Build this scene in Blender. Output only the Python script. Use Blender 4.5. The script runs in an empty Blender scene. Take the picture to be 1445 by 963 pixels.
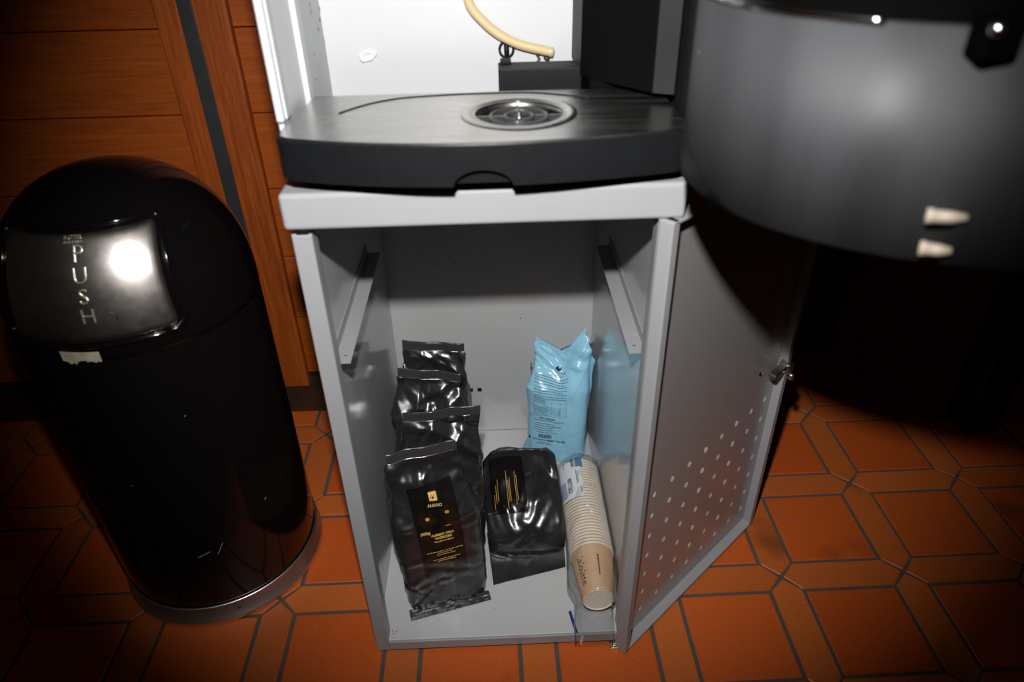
import bpy, bmesh, math, random
from mathutils import Vector, Matrix, noise
PI = math.pi
scn = bpy.context.scene
col = scn.collection
# ------------------------------------------------------------------ camera, light, exposure
cam_d = bpy.data.cameras.new('camera')
cam = bpy.data.objects.new('camera', cam_d); col.objects.link(cam); scn.camera = cam
R_ = Vector((.9992, -.0338, -.0191)); U_ = Vector((.0346, .5506, .8340)); F_ = Vector((.0177, .8341, -.5514))
CAM = Vector((.1997, -.6453, .9802))
cam.matrix_world = Matrix(((R_.x, U_.x, -F_.x, CAM.x), (R_.y, U_.y, -F_.y, CAM.y), (R_.z, U_.z, -F_.z, CAM.z), (0, 0, 0, 1)))
cam_d.sensor_width = 36; cam_d.lens = 1007.1 * 36 / 1445; cam_d.clip_start = .02
cam_d.dof.use_dof = True; cam_d.dof.focus_distance = 1.12; cam_d.dof.aperture_fstop = 4.0
# dim room light
w = bpy.data.worlds.new('room_light'); scn.world = w; w.use_nodes = True
w.node_tree.nodes['Background'].inputs[0].default_value = (1, .72, .5, 1)
w.node_tree.nodes['Background'].inputs[1].default_value = .008
# the photographer's flash: hot-shoe flash 16 cm above the lens, a little to its left, zoomed narrower than the view
fl_d = bpy.data.lights.new('flash', 'SPOT'); fl = bpy.data.objects.new('flash', fl_d); col.objects.link(fl)
fl.location = CAM + U_ * .158 - R_ * .025
fl.rotation_euler = (Matrix.Rotation(math.radians(-2.2), 3, U_) @ cam.matrix_world.to_3x3()).to_euler()
fl_d.energy = 49; fl_d.shadow_soft_size = .014; fl_d.spot_size = math.radians(80.5); fl_d.spot_blend = .68
fl_d.color = (1, .985, .97)
vs = scn.view_settings
vs.view_transform = 'Standard'; vs.look = 'None'; vs.gamma = 1; vs.use_curve_mapping = False; vs.exposure = 0.0
rng = random.Random(7)
# ------------------------------------------------------------------ materials
def nmat(name):
    m = bpy.data.materials.new(name); m.use_nodes = True
    nt = m.node_tree; b = nt.nodes['Principled BSDF']
    return m, nt, b
def nd(nt, t, **kw):
    n = nt.nodes.new(t)
    for k, v in kw.items():
        if k in n.inputs: n.inputs[k].default_value = v
        else: setattr(n, k, v)
    return n
def mat(name, c, rough=.5, metal=0, spec=.5, var=.0, scale=30, bump=0, bscale=200, coat=0, stretch=None, rvar=0):
    m, nt, b = nmat(name)
    b.inputs['Base Color'].default_value = (*c, 1); b.inputs['Roughness'].default_value = rough
    b.inputs['Metallic'].default_value = metal; b.inputs['Specular IOR Level'].default_value = spec
    b.inputs['Coat Weight'].default_value = coat
    tc = nd(nt, 'ShaderNodeTexCoord'); src = tc.outputs['Object']
    if stretch:
        mp = nd(nt, 'ShaderNodeMapping'); mp.inputs['Scale'].default_value = stretch
        nt.links.new(src, mp.inputs[0]); src = mp.outputs[0]
    if var or rvar:
        nz = nd(nt, 'ShaderNodeTexNoise', Scale=scale, Detail=5.0); nt.links.new(src, nz.inputs['Vector'])
    if var:
        mx = nd(nt, 'ShaderNodeMix', data_type='RGBA')
        mx.inputs[6].default_value = (*[x * (1 - var) for x in c], 1); mx.inputs[7].default_value = (*[min(1, x * (1 + var)) for x in c], 1)
        nt.links.new(nz.outputs[0], mx.inputs[0]); nt.links.new(mx.outputs[2], b.inputs['Base Color'])
    if rvar:
        mr = nd(nt, 'ShaderNodeMapRange'); mr.inputs[1].default_value = .3; mr.inputs[2].default_value = .7
        mr.inputs[3].default_value = max(.02, rough - rvar); mr.inputs[4].default_value = rough + rvar
        nt.links.new(nz.outputs[0], mr.inputs[0]); nt.links.new(mr.outputs[0], b.inputs['Roughness'])
    if bump:
        n2 = nd(nt, 'ShaderNodeTexNoise', Scale=bscale, Detail=4.0); nt.links.new(src, n2.inputs['Vector'])
        bp = nd(nt, 'ShaderNodeBump', Strength=bump, Distance=.002); nt.links.new(n2.outputs[0], bp.inputs['Height'])
        nt.links.new(bp.outputs[0], b.inputs['Normal'])
    return m
def tile_mat(name, c1, c2, dark):
    m, nt, b = nmat(name); L = nt.links.new
    tc = nd(nt, 'ShaderNodeTexCoord'); oi = nd(nt, 'ShaderNodeObjectInfo')
    add = nd(nt, 'ShaderNodeVectorMath', operation='ADD'); sc = nd(nt, 'ShaderNodeVectorMath', operation='SCALE')
    L(oi.outputs['Location'], sc.inputs[0]); sc.inputs['Scale'].default_value = 3.7
    L(tc.outputs['Object'], add.inputs[0]); L(sc.outputs[0], add.inputs[1])
    big = nd(nt, 'ShaderNodeTexNoise', Scale=6.0, Detail=2.0); L(add.outputs[0], big.inputs['Vector'])
    fine = nd(nt, 'ShaderNodeTexNoise', Scale=260.0, Detail=3.0); L(add.outputs[0], fine.inputs['Vector'])
    mx = nd(nt, 'ShaderNodeMix', data_type='RGBA'); mx.inputs[6].default_value = (*c1, 1); mx.inputs[7].default_value = (*c2, 1)
    L(oi.outputs['Random'], mx.inputs[0])
    # kiln-flashed dark burns of irregular shape
    rp = nd(nt, 'ShaderNodeValToRGB'); rp.color_ramp.elements[0].position = .64; rp.color_ramp.elements[1].position = .84
    rp.color_ramp.elements[0].color = (0, 0, 0, 1); rp.color_ramp.elements[1].color = (.9, .9, .9, 1)
    L(big.outputs[0], rp.inputs[0])
    mx2 = nd(nt, 'ShaderNodeMix', data_type='RGBA'); L(rp.outputs[0], mx2.inputs[0]); L(mx.outputs[2], mx2.inputs[6]); mx2.inputs[7].default_value = (*dark, 1)
    mx3 = nd(nt, 'ShaderNodeMix', data_type='RGBA', blend_type='MULTIPLY'); mx3.inputs[0].default_value = .35
    L(mx2.outputs[2], mx3.inputs[6]); L(fine.outputs[0], mx3.inputs[7])
    L(mx3.outputs[2], b.inputs['Base Color'])
    b.inputs['Roughness'].default_value = .42; b.inputs['Specular IOR Level'].default_value = .35
    bp = nd(nt, 'ShaderNodeBump', Strength=.12, Distance=.001); L(fine.outputs[0], bp.inputs['Height']); L(bp.outputs[0], b.inputs['Normal'])
    return m
def wood_mat(name, c1, c2, axis):
    m, nt, b = nmat(name); L = nt.links.new
    tc = nd(nt, 'ShaderNodeTexCoord'); oi = nd(nt, 'ShaderNodeObjectInfo')
    sc = nd(nt, 'ShaderNodeVectorMath', operation='SCALE'); L(oi.outputs['Location'], sc.inputs[0]); sc.inputs['Scale'].default_value = 5.3
    add = nd(nt, 'ShaderNodeVectorMath', operation='ADD'); L(tc.outputs['Object'], add.inputs[0]); L(sc.outputs[0], add.inputs[1])
    mp = nd(nt, 'ShaderNodeMapping'); mp.inputs['Scale'].default_value = (3, 40, 60) if axis == 'x' else (60, 40, 3)
    L(add.outputs[0], mp.inputs[0])
    g = nd(nt, 'ShaderNodeTexNoise', Scale=3.2, Detail=6.0, Roughness=.6, Distortion=.6); L(mp.outputs[0], g.inputs['Vector'])
    mp2 = nd(nt, 'ShaderNodeMapping'); mp2.inputs['Scale'].default_value = (1.2, 5, 6) if axis == 'x' else (6, 5, 1.2); L(add.outputs[0], mp2.inputs[0])
    g2 = nd(nt, 'ShaderNodeTexNoise', Scale=2.0, Detail=2.0); L(mp2.outputs[0], g2.inputs['Vector'])
    mix = nd(nt, 'ShaderNodeMath', operation='MULTIPLY_ADD'); L(g.outputs[0], mix.inputs[0]); mix.inputs[1].default_value = .75; 
    h = nd(nt, 'ShaderNodeMath', operation='MULTIPLY'); L(g2.outputs[0], h.inputs[0]); h.inputs[1].default_value = .3; L(h.outputs[0], mix.inputs[2])
    rp = nd(nt, 'ShaderNodeValToRGB'); rp.color_ramp.elements[0].position = .36; rp.color_ramp.elements[1].position = .68
    rp.color_ramp.elements[0].color = (*c1, 1); rp.color_ramp.elements[1].color = (*c2, 1); L(mix.outputs[0], rp.inputs[0])
    L(rp.outputs[0], b.inputs['Base Color']); b.inputs['Roughness'].default_value = .5; b.inputs['Specular IOR Level'].default_value = .3
    bp = nd(nt, 'ShaderNodeBump', Strength=.15, Distance=.001); L(g.outputs[0], bp.inputs['Height']); L(bp.outputs[0], b.inputs['Normal'])
    return m
def film_mat():
    m = bpy.data.materials.new('clear_film'); m.use_nodes = True; nt = m.node_tree; nt.nodes.clear(); L = nt.links.new
    out = nd(nt, 'ShaderNodeOutputMaterial'); tr = nd(nt, 'ShaderNodeBsdfTransparent'); tr.inputs[0].default_value = (.96, .965, .97, 1)
    gl = nd(nt, 'ShaderNodeBsdfGlossy'); gl.inputs['Roughness'].default_value = .09
    lw = nd(nt, 'ShaderNodeLayerWeight'); lw.inputs[0].default_value = .25
    ma = nd(nt, 'ShaderNodeMath', operation='MULTIPLY_ADD'); ma.inputs[1].default_value = .5; ma.inputs[2].default_value = .07
    L(lw.outputs['Facing'], ma.inputs[0])
    mx = nd(nt, 'ShaderNodeMixShader'); L(ma.outputs[0], mx.inputs[0]); L(tr.outputs[0], mx.inputs[1]); L(gl.outputs[0], mx.inputs[2]); L(mx.outputs[0], out.inputs[0])
    return m
M = dict(
    paint=mat('grey_paint', (.285, .288, .30), .34, var=.03, scale=14, bump=.05, bscale=500),
    pan=mat('grey_floor_paint', (.47, .475, .48), .3, var=.04, scale=12),
    inner=mat('grey_gloss_paint', (.47, .47, .47), .15, spec=1.0, var=.05, scale=10, rvar=.05),
    doorp=mat('grey_door_paint', (.40, .38, .37), .27, metal=.45, spec=.8, var=.03, scale=10, rvar=.03),
    white=mat('white_sheet', (.50, .51, .52), .4, var=.03, scale=8),
    greyst=mat('galvanised', (.42, .43, .44), .45, var=.12, scale=25),
    chip=mat('chipped_spot', (.45, .33, .2), .7), rust=mat('rust_spot', (.16, .06, .03), .8), hole=mat('punched_hole', (.004, .004, .004), .9),
    vent=mat('vent_hole_lining', (.85, .85, .85), .5),
    tray=mat('black_plastic', (.0045, .005, .006), .55, spec=.2, var=.35, scale=60, bump=.08, bscale=900),
    box=mat('black_panel', (.0025, .0025, .0025), .8, spec=.04), boxside=mat('charcoal_side', (.010, .010, .0105), .55, spec=.22, var=.3, scale=25),
    steel=mat('brushed_steel', (.42, .41, .395), .30, metal=1, var=.12, scale=9, stretch=(1, 12, 12), rvar=.06),
    grate=mat('dark_grate', (.03, .03, .032), .3), chrome=mat('chrome', (.75, .74, .72), .12, metal=1),
    bolt=mat('zinc_bolt', (.6, .55, .45), .3, metal=1),
    flap=mat('polished_flap', (.48, .445, .41), .32, metal=1, scale=90, rvar=.02), letter=mat('embossed_metal', (.80, .74, .64), .38, metal=.9),
    binb=mat('black_gloss', (.0035, .003, .003), .09, spec=.45),
    ringm=mat('base_ring_metal', (.72, .68, .64), .36, metal=1),
    tape=mat('old_tape', (.42, .38, .27), .7, var=.5, scale=90),
    mdoor=mat('dark_door_metal', (.026, .027, .029), .66, metal=.3, spec=.4, var=.5, scale=2.2, rvar=.08, stretch=(9, 9, .8)),
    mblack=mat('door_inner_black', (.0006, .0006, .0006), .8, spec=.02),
    peg=mat('beige_peg', (.30, .25, .19), .5), hose=mat('amber_hose', (.58, .45, .25), .25, spec=.6, coat=.3),
    film=mat('black_film', (.014, .014, .0145), .27, spec=.85, bump=.05, bscale=120), label=mat('black_label', (.006, .005, .004), .22, spec=.5),
    gold=mat('gold_print', (.62, .38, .10), .45), amber=mat('amber_print', (.50, .25, .04), .4), fur=mat('fur_print', (.011, .0065, .003), .3, var=1.0, scale=85),
    seal=mat('crimped_seal', (.035, .035, .036), .24, spec=1.0),
    blue=mat('light_blue_film', (.31, .63, .82), .25, spec=.5, bump=.04, bscale=90), bprint=mat('black_print', (.01, .012, .016), .5),
    cupw=mat('white_paper', (.74, .66, .56), .6), kraft=mat('kraft_paper', (.52, .33, .19), .6, var=.06, scale=60), brownp=mat('brown_print', (.05, .03, .02), .6),
    clear=film_mat(), navy=mat('navy_strip', (.012, .025, .16), .4), lblw=mat('white_sticker', (.68, .70, .74), .35), lblb=mat('blue_sticker', (.10, .17, .34), .4),
    grout=mat('grout', (.075, .066, .055), .85, var=.2, scale=60), skirt=mat('dark_skirting', (.035, .018, .012), .4), iron=mat('dark_iron', (.045, .047, .05), .42, metal=.4, var=.3, scale=20),
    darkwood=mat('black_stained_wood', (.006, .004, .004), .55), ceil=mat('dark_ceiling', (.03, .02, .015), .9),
    tile=tile_mat('terracotta', (.56, .098, .016), (.64, .122, .020), (.08, .03, .010)),
    strip=tile_mat('terracotta_border', (.52, .118, .023), (.62, .150, .030), (.08, .035, .013)),
    plank=wood_mat('orange_pine_plank', (.235, .047, .005), (.37, .080, .008), 'x'), post=wood_mat('orange_pine_post', (.19, .036, .005), (.37, .080, .010), 'z'))
STUFF = ('paint_chips', 'rust_specks', 'worn_spots', 'scratches')
# ------------------------------------------------------------------ helpers
def link(name, me, parent=None, m=None):
    o = bpy.data.objects.new(name, me); col.objects.link(o)
    if m is not None and me is not None and not me.materials: me.materials.append(m)
    if parent is not None: o.parent = parent
    if name in STUFF: o['kind'] = 'stuff'
    return o
def tag(o, label, cat, group=None):
    o['label'] = label; o['category'] = cat
    if group: o['group'] = group
    return o
def thing(name, label, cat, loc=(0, 0, 0), rz=0, group=None):
    o = bpy.data.objects.new(name, None); col.objects.link(o); o.location = loc; o.rotation_euler = (0, 0, rz); o.empty_display_size = .05
    return tag(o, label, cat, group)
def struct(o): o['kind'] = 'structure'; return o
def mesh(name, v, f, smooth=False):
    me = bpy.data.meshes.new(name); me.from_pydata([tuple(x) for x in v], [], f); me.validate(); me.update()
    bm = bmesh.new(); bm.from_mesh(me); bmesh.ops.recalc_face_normals(bm, faces=bm.faces); bm.to_mesh(me); bm.free()
    if smooth:
        for p in me.polygons: p.use_smooth = True
    return me
def bm_mesh(bm, name, smooth=False):
    bmesh.ops.recalc_face_normals(bm, faces=bm.faces)
    me = bpy.data.meshes.new(name); bm.to_mesh(me); bm.free()
    if smooth:
        for p in me.polygons: p.use_smooth = True
    return me
def add_box(bm, x0, x1, y0, y1, z0, z1, bev=0, seg=2):
    r = bmesh.ops.create_cube(bm, size=1)
    for v in r['verts']:
        v.co = Vector(((x0 + x1) / 2 + v.co.x * (x1 - x0), (y0 + y1) / 2 + v.co.y * (y1 - y0), (z0 + z1) / 2 + v.co.z * (z1 - z0)))
    if bev:
        es = list({e for v in r['verts'] for e in v.link_edges})
        bmesh.ops.bevel(bm, geom=es, offset=bev, segments=seg, affect='EDGES', profile=.5)
def box(name, x0, x1, y0, y1, z0, z1, m, parent=None, bev=0):
    bm = bmesh.new(); add_box(bm, x0, x1, y0, y1, z0, z1, bev)
    return link(name, bm_mesh(bm, name), parent, m)
def prism(name, pts, z0, z1, m, parent=None, bev=0, smooth=False):
    bm = bmesh.new()
    a = [bm.verts.new((x, y, z0)) for x, y in pts]; b = [bm.verts.new((x, y, z1)) for x, y in pts]
    n = len(pts); bm.faces.new(a[::-1]); bm.faces.new(b)
    for i in range(n): bm.faces.new((a[i], a[(i + 1) % n], b[(i + 1) % n], b[i]))
    if bev:
        es = [e for e in bm.edges if abs(e.verts[0].co.z - e.verts[1].co.z) < 1e-6]
        bmesh.ops.bevel(bm, geom=es, offset=bev, segments=2, affect='EDGES', profile=.5)
    return link(name, bm_mesh(bm, name, smooth), parent, m)
def tube_geo(pts, r, n=10, cap=True):
    pts = [Vector(p) for p in pts]; vs_, fs = [], []
    rr = r if isinstance(r, (list, tuple)) else [r] * len(pts)
    t0 = (pts[1] - pts[0]).normalized(); up = Vector((0, 0, 1)) if abs(t0.z) < .9 else Vector((1, 0, 0))
    for i, p in enumerate(pts):
        t = (pts[min(i + 1, len(pts) - 1)] - pts[max(i - 1, 0)]).normalized()
        s = t.cross(up).normalized(); up = s.cross(t).normalized()
        for k in range(n):
            a = 2 * PI * k / n; vs_.append(p + (s * math.cos(a) + up * math.sin(a)) * rr[i])
    for i in range(len(pts) - 1):
        for k in range(n): fs.append((i * n + k, i * n + (k + 1) % n, (i + 1) * n + (k + 1) % n, (i + 1) * n + k))
    if cap: fs.append(tuple(range(n))[::-1]); fs.append(tuple(range((len(pts) - 1) * n, len(pts) * n)))
    return vs_, fs
def tube(name, pts, r, m, parent=None, n=10):
    return link(name, mesh(name, *tube_geo(pts, r, n), smooth=True), parent, m)
def lathe(name, prof, m, parent=None, n=96, smooth=True):
    v, f = [], []
    for r, z in prof:
        for k in range(n): a = 2 * PI * k / n; v.append((r * math.cos(a), r * math.sin(a), z))
    for i in range(len(prof) - 1):
        for k in range(n): f.append((i * n + k, i * n + (k + 1) % n, (i + 1) * n + (k + 1) % n, (i + 1) * n + k))
    return link(name, mesh(name, v, f, smooth), parent, m)
def join_geo(gs):
    v, f = [], []
    for a, b in gs:
        o = len(v); v += list(a); f += [tuple(i + o for i in q) for q in b]
    return v, f
def text_geo(body, size, ax='CENTER', extrude=0, bevel=0, shear=0, bold=0):
    c = bpy.data.curves.new('t', 'FONT'); c.body = body; c.size = size; c.align_x = ax; c.align_y = 'CENTER'
    c.extrude = extrude; c.bevel_depth = bevel; c.shear = shear; c.offset = bold; c.resolution_u = 3
    o = bpy.data.objects.new('t', c); col.objects.link(o)
    dg = bpy.context.evaluated_depsgraph_get(); me = bpy.data.meshes.new_from_object(o.evaluated_get(dg))
    v = [x.co.copy() for x in me.vertices]; f = [tuple(p.vertices) for p in me.polygons]
    bpy.data.objects.remove(o); bpy.data.curves.remove(c); bpy.data.meshes.remove(me)
    return v, f
def bars_geo(x0, x1, y, h, r):
    """a line of print too small to read: word-long bars"""
    v, f = [], []; x = x0
    while x < x1 - .0008:
        l = min(x1 - x, r.uniform(.0016, .006)); n = max(1, int(l / .002))
        for i in range(n):
            a, b = x + l * i / n, x + l * (i + 1) / n; o = len(v)
            v += [Vector((a, y - h / 2, 0)), Vector((b, y - h / 2, 0)), Vector((b, y + h / 2, 0)), Vector((a, y + h / 2, 0))]; f.append((o, o + 1, o + 2, o + 3))
        x += l + .0009
    return v, f
def rect_geo(x0, x1, y0, y1, nx=1, ny=1):
    v = [Vector((x0 + (x1 - x0) * i / nx, y0 + (y1 - y0) * j / ny, 0)) for j in range(ny + 1) for i in range(nx + 1)]
    f = [(j * (nx + 1) + i, j * (nx + 1) + i + 1, (j + 1) * (nx + 1) + i + 1, (j + 1) * (nx + 1) + i) for j in range(ny) for i in range(nx)]
    return v, f
def disc_geo(cx, cy, rx, ry, n=16):
    v = [Vector((cx + rx * math.cos(2 * PI * k / n), cy + ry * math.sin(2 * PI * k / n), 0)) for k in range(n)]
    return v, [tuple(range(n))]
def shift(g, dx, dy, rot=0):
    c, s = math.cos(rot), math.sin(rot)
    return [Vector((p.x * c - p.y * s + dx, p.x * s + p.y * c + dy, p.z)) for p in g[0]], g[1]
def mapped(name, g, fn, m, parent, smooth=False):
    me = bpy.data.meshes.new(name); me.from_pydata([tuple(fn(p)) for p in g[0]], [], g[1]); me.update()
    if smooth:
        for q in me.polygons: q.use_smooth = True
    return link(name, me, parent, m)
def apply_bool(o, cutter):
    md = o.modifiers.new('b', 'BOOLEAN'); md.operation = 'DIFFERENCE'; md.object = cutter; md.solver = 'EXACT'
    dg = bpy.context.evaluated_depsgraph_get(); me = bpy.data.meshes.new_from_object(o.evaluated_get(dg))
    o.modifiers.clear(); o.data = me
    bpy.data.objects.remove(cutter)
# ------------------------------------------------------------------ floor
P_ = .2044; GX, GY, GA = -.5761, .0979, .0068
floor = struct(box('floor', -2.2, 2.8, -1.6, 2.4, -.03, -.0022, M['grout']))
sw = .055; sq = P_ - sw; g = .0029; hw = sw / 2
def bev_poly(name, pts):
    n = len(pts); cx = sum(p[0] for p in pts) / n; cy = sum(p[1] for p in pts) / n
    def ins(p, d): 
        l = math.hypot(p[0] - cx, p[1] - cy); return (p[0] - (p[0] - cx) * d / l, p[1] - (p[1] - cy) * d / l)
    v = [(x, y, -.006) for x, y in pts] + [(x, y, -.0012) for x, y in pts] + [(*ins(p, .0022), 0) for p in pts]
    f = [tuple(range(2 * n, 3 * n))]
    for k in range(2):
        for i in range(n): f.append((k * n + i, k * n + (i + 1) % n, (k + 1) * n + (i + 1) % n, (k + 1) * n + i))
    return mesh(name, v, f)
s2 = sq / 2 - g
me_sq = bev_poly('square_tile', [(-s2, -s2), (s2, -s2), (s2, s2), (-s2, s2)]); me_sq.materials.append(M['tile'])
hl, hs = P_ / 2 - g * 1.4, sq / 2 + g * .4
me_h = bev_poly('border_tile', [(-hl, 0), (-hs, -hw + g), (hs, -hw + g), (hl, 0), (hs, hw - g), (-hs, hw - g)]); me_h.materials.append(M['strip'])
far = []
ca, sa = math.cos(GA), math.sin(GA)
for i in range(-8, 16):
    for j in range(-8, 12):
        for kind in (0, 1, 2):
            a, b = ((i + .5, j + .5), (i + .5, j), (i, j + .5))[kind]
            x = GX + P_ * (ca * a - sa * b); y = GY + P_ * (sa * a + ca * b)
            rot = GA + (PI / 2 if kind == 2 else 0)
            hidden = (0.05 < x < .33 and .1 < y < .45)
            if -1.15 < x < 1.75 and -.3 < y < 1.15 and not (y > .62 and x < .55):
                if hidden: continue
                o = link('square_tile' if kind == 0 else 'border_tile', me_sq if kind == 0 else me_h, floor)
                o.location = (x, y, rng.uniform(-.0004, .0004)); o.rotation_euler = (0, 0, rot)
            elif y < 2.3 and -2.1 < x < 2.7 and y > -1.5:
                c, s = math.cos(rot), math.sin(rot)
                pp = [(-s2, -s2), (s2, -s2), (s2, s2), (-s2, s2)] if kind == 0 else [(-hl, 0), (-hs, -hw + g), (hs, -hw + g), (hl, 0), (hs, hw - g), (-hs, hw - g)]
                far.append(([Vector((x + c * u - s * v, y + s * u + c * v, 0)) for u, v in pp], [tuple(range(len(pp)))]))
ft = link('tile_field', mesh('tile_field', *join_geo(far)), floor, M['tile']); ft['kind'] = 'stuff'
# ------------------------------------------------------------------ walls
YW = .592
wb = struct(box('wall_back', -2.2, .74, YW + .014, YW + .1, 0, 2.4, M['skirt']))
PH = .1357; z0 = .779 - PH * 5
for side, (xa, xb) in enumerate(((-2.2, -.300), (-.225, .74))):
    bm = bmesh.new(); add_box(bm, -(xb - xa) / 2, (xb - xa) / 2, 0, .016, .0008, PH - .0008, .0015, 1); pm = bm_mesh(bm, 'plank'); pm.materials.append(M['plank'])
    for k in range(-0, 17):
        zz = z0 + k * PH
        if zz + PH > 2.4: break
        o = link('plank', pm, wb); o.location = ((xa + xb) / 2, YW, zz)
post = struct(box('trim_1', -.3185, -.2045, .574, YW + .002, .076, 2.4, M['post'], None, .004))
iron = struct(box('trim_2', -.2785, -.2555, .571, .576, .076, 2.4, M['iron'], None, .001))
# skirting
bb = struct(box('baseboard_back', -2.2, .74, .586, YW + .015, 0, .092, M['skirt'], None, .002))
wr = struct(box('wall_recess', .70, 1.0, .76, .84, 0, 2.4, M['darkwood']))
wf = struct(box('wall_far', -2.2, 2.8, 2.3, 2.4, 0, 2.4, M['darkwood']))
# dark table standing in the unlit part of the room
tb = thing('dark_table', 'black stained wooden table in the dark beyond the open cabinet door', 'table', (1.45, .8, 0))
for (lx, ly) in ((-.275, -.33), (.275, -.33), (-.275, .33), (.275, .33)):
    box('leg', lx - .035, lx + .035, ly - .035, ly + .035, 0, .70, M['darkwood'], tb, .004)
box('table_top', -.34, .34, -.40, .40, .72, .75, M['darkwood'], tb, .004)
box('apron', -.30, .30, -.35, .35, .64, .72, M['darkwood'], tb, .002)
# ------------------------------------------------------------------ cabinet
CW, CH = .38, .6856
cb = thing('base_cabinet', 'light grey sheet metal base cabinet with its perforated door standing open', 'cabinet')
box('side_panel', 0, .004, .002, .478, .004, CH, M['inner'], cb)
box('side_panel', .3725, .3765, .002, .478, .004, CH, M['inner'], cb)
# front posts: folded channel, face 20 mm
def channel(xa, xb):
    bm = bmesh.new(); add_box(bm, xa, xb, 0, .0028, .003, CH, .0012); add_box(bm, *((xb - .004, xb) if xa < .1 else (xa, xa + .004)), .002, .022, .024, CH, .0012)
    return link('front_post', bm_mesh(bm, 'front_post'), cb, M['paint'])
channel(0, .0197); channel(.3605, .3765)
box('bottom_panel', .004, .3725, .003, .474, .010, .0236, M['pan'], cb, .0012)
sill = box('sill_edge', .0197, .3605, -.0012, .003, .0065, .0240, M['paint'], cb, .001)
box('back_panel', .004, .3725, .474, .478, .0236, CH + .03, M['inner'], cb)
# top with deep front fascia
bm = bmesh.new(); add_box(bm, -.002, .3825, -.012, .478, .696, .7325, .004, 3)
for f in list(bm.faces):
    if f.normal.z < -.9 and f.calc_area() > .1: bmesh.ops.delete(bm, geom=[f], context='FACES')
link('top_fascia', bm_mesh(bm, 'top_fascia'), cb, M['paint'])
box('top_underside', .004, .3725, .004, .474, .700, .706, M['inner'], cb)
# slide rails
def rail(xw, s, name='slide_rail'):
    bm = bmesh.new()
    add_box(bm, *(sorted((xw, xw + s * .0205))), .045, .335, .5, .5012)
    add_box(bm, *(sorted((xw + s*.0002, xw + s * .0016))), .045, .335, .5, .515)
    o = link(name, bm_mesh(bm, name), cb, M['paint'])
    r = random.Random(int(xw * 100) + 3); gs = []
    for k in range(16):
        v, f = disc_geo(xw + s * r.uniform(.002, .008), r.uniform(.06, .3), r.uniform(.0005, .0012), r.uniform(.0006, .002), 7); gs.append(([Vector((p.x, p.y, .5014)) for p in v], f))
    link('paint_chips', mesh('paint_chips', *join_geo(gs)), o, M['chip'])
    v, f = disc_geo(xw + s * .012, .06, .0022, .001, 8); link('screw_hole', mesh('screw_hole', [(p.x, p.y, .5015) for p in v], f), o, M['hole'])
rail(.004, 1); rail(.3725, -1)
for x in (.1405, .1575):
    box('slot_hole', x - .0042, x + .0042, .4735, .4745, .124, .1325, M['hole'], cb)
for (x, z) in ((.0900, .405), (.128, .409), (.24, .29), (.33, .205)):
    v, f = disc_geo(x, z, .0013, .0013, 8); link('pin_hole', mesh('pin_hole', [(p.x, .4738, p.y) for p in v], f), cb, M['hole'])
# loose specks on the bottom (chips and crumbs)
gs = []; r = random.Random(4)
for k in range(34):
    x, y = r.uniform(.03, .33), r.uniform(.008, .46)
    if k < 8: x, y = r.uniform(.022, .03), r.uniform(.004, .02)
    v, f = disc_geo(x, y, r.uniform(.0005, .0013), r.uniform(.0005, .001), 6); gs.append(([Vector((p.x, p.y, .0239)) for p in v], f))
link('rust_specks', mesh('rust_specks', *join_geo(gs)), cb, M['rust'])
# door: local x along the door, local y towards its inner side (the side seen), z up
E_ = Vector((.741, .671, 0)).normalized(); N_ = Vector((.671, -.741, 0)).normalized()
ad = math.atan2(E_.y, E_.x)
door = bpy.data.objects.new('cabinet_door', None); col.objects.link(door); door.parent = cb
door.location = (.3585, -.0105, .004); door.rotation_euler = (0, 0, ad); door.scale = (1, 1, 1)
DL, DH, DD = .359, .692, -.0165      # inner side is local -y
box('door_sheet', 0, DL, -.0012, .0012, 0, DH, M['doorp'], door, .0005)
def rimpart(x0, x1, y0, y1, z0, z1): return box('door_rim', x0, x1, y0, y1, z0, z1, M['paint'], door, .0012)
rimpart(0, .0115, DD, 0, 0, DH); rimpart(DL - .004, DL, DD, 0, 0, DH); rimpart(.004, DL - .004, DD, 0, 0, .004); rimpart(.004, DL - .004, DD, 0, DH - .004, DH)
rimpart(DL - .012, DL, DD - .0008, DD + .0008, 0.0, DH)
vm = mesh('vent_hole', *join_geo([([(p.x, -.0021, p.y) for p in disc_geo(0, 0, .0037, .0047, 14)[0]], [tuple(range(14))]), ([(p.x, -.0012, p.y) for p in disc_geo(0, 0, .0041, .0051, 14)[0]], [tuple(range(14))])]))
vm.materials.append(M['vent'])
for a in range(8):
    for b in range(7):
        o = link('vent_hole', vm, door); o.location = (.050 + a * .0405, 0, .046 + b * .0398)
gs = []
for k in range(60):
    x = r.uniform(.01, DL - .01) if k < 44 else DL - .008; z = .0046 if k < 44 else r.uniform(.02, .4)
    if k < 44: v, f = disc_geo(x, r.uniform(DD + .001, -.004), r.uniform(.0005, .0016), r.uniform(.0005, .0012), 6); gs.append(([Vector((p.x, p.y, .0042)) for p in v], f))
    else: v, f = disc_geo(DL - .008, z, .0008, r.uniform(.001, .003), 6); gs.append(([Vector((p.x - r.uniform(0, .003), DD - .0011, p.y)) for p in v], f))
link('paint_chips', mesh('paint_chips', *join_geo(gs)), door, M['chip'])
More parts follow.
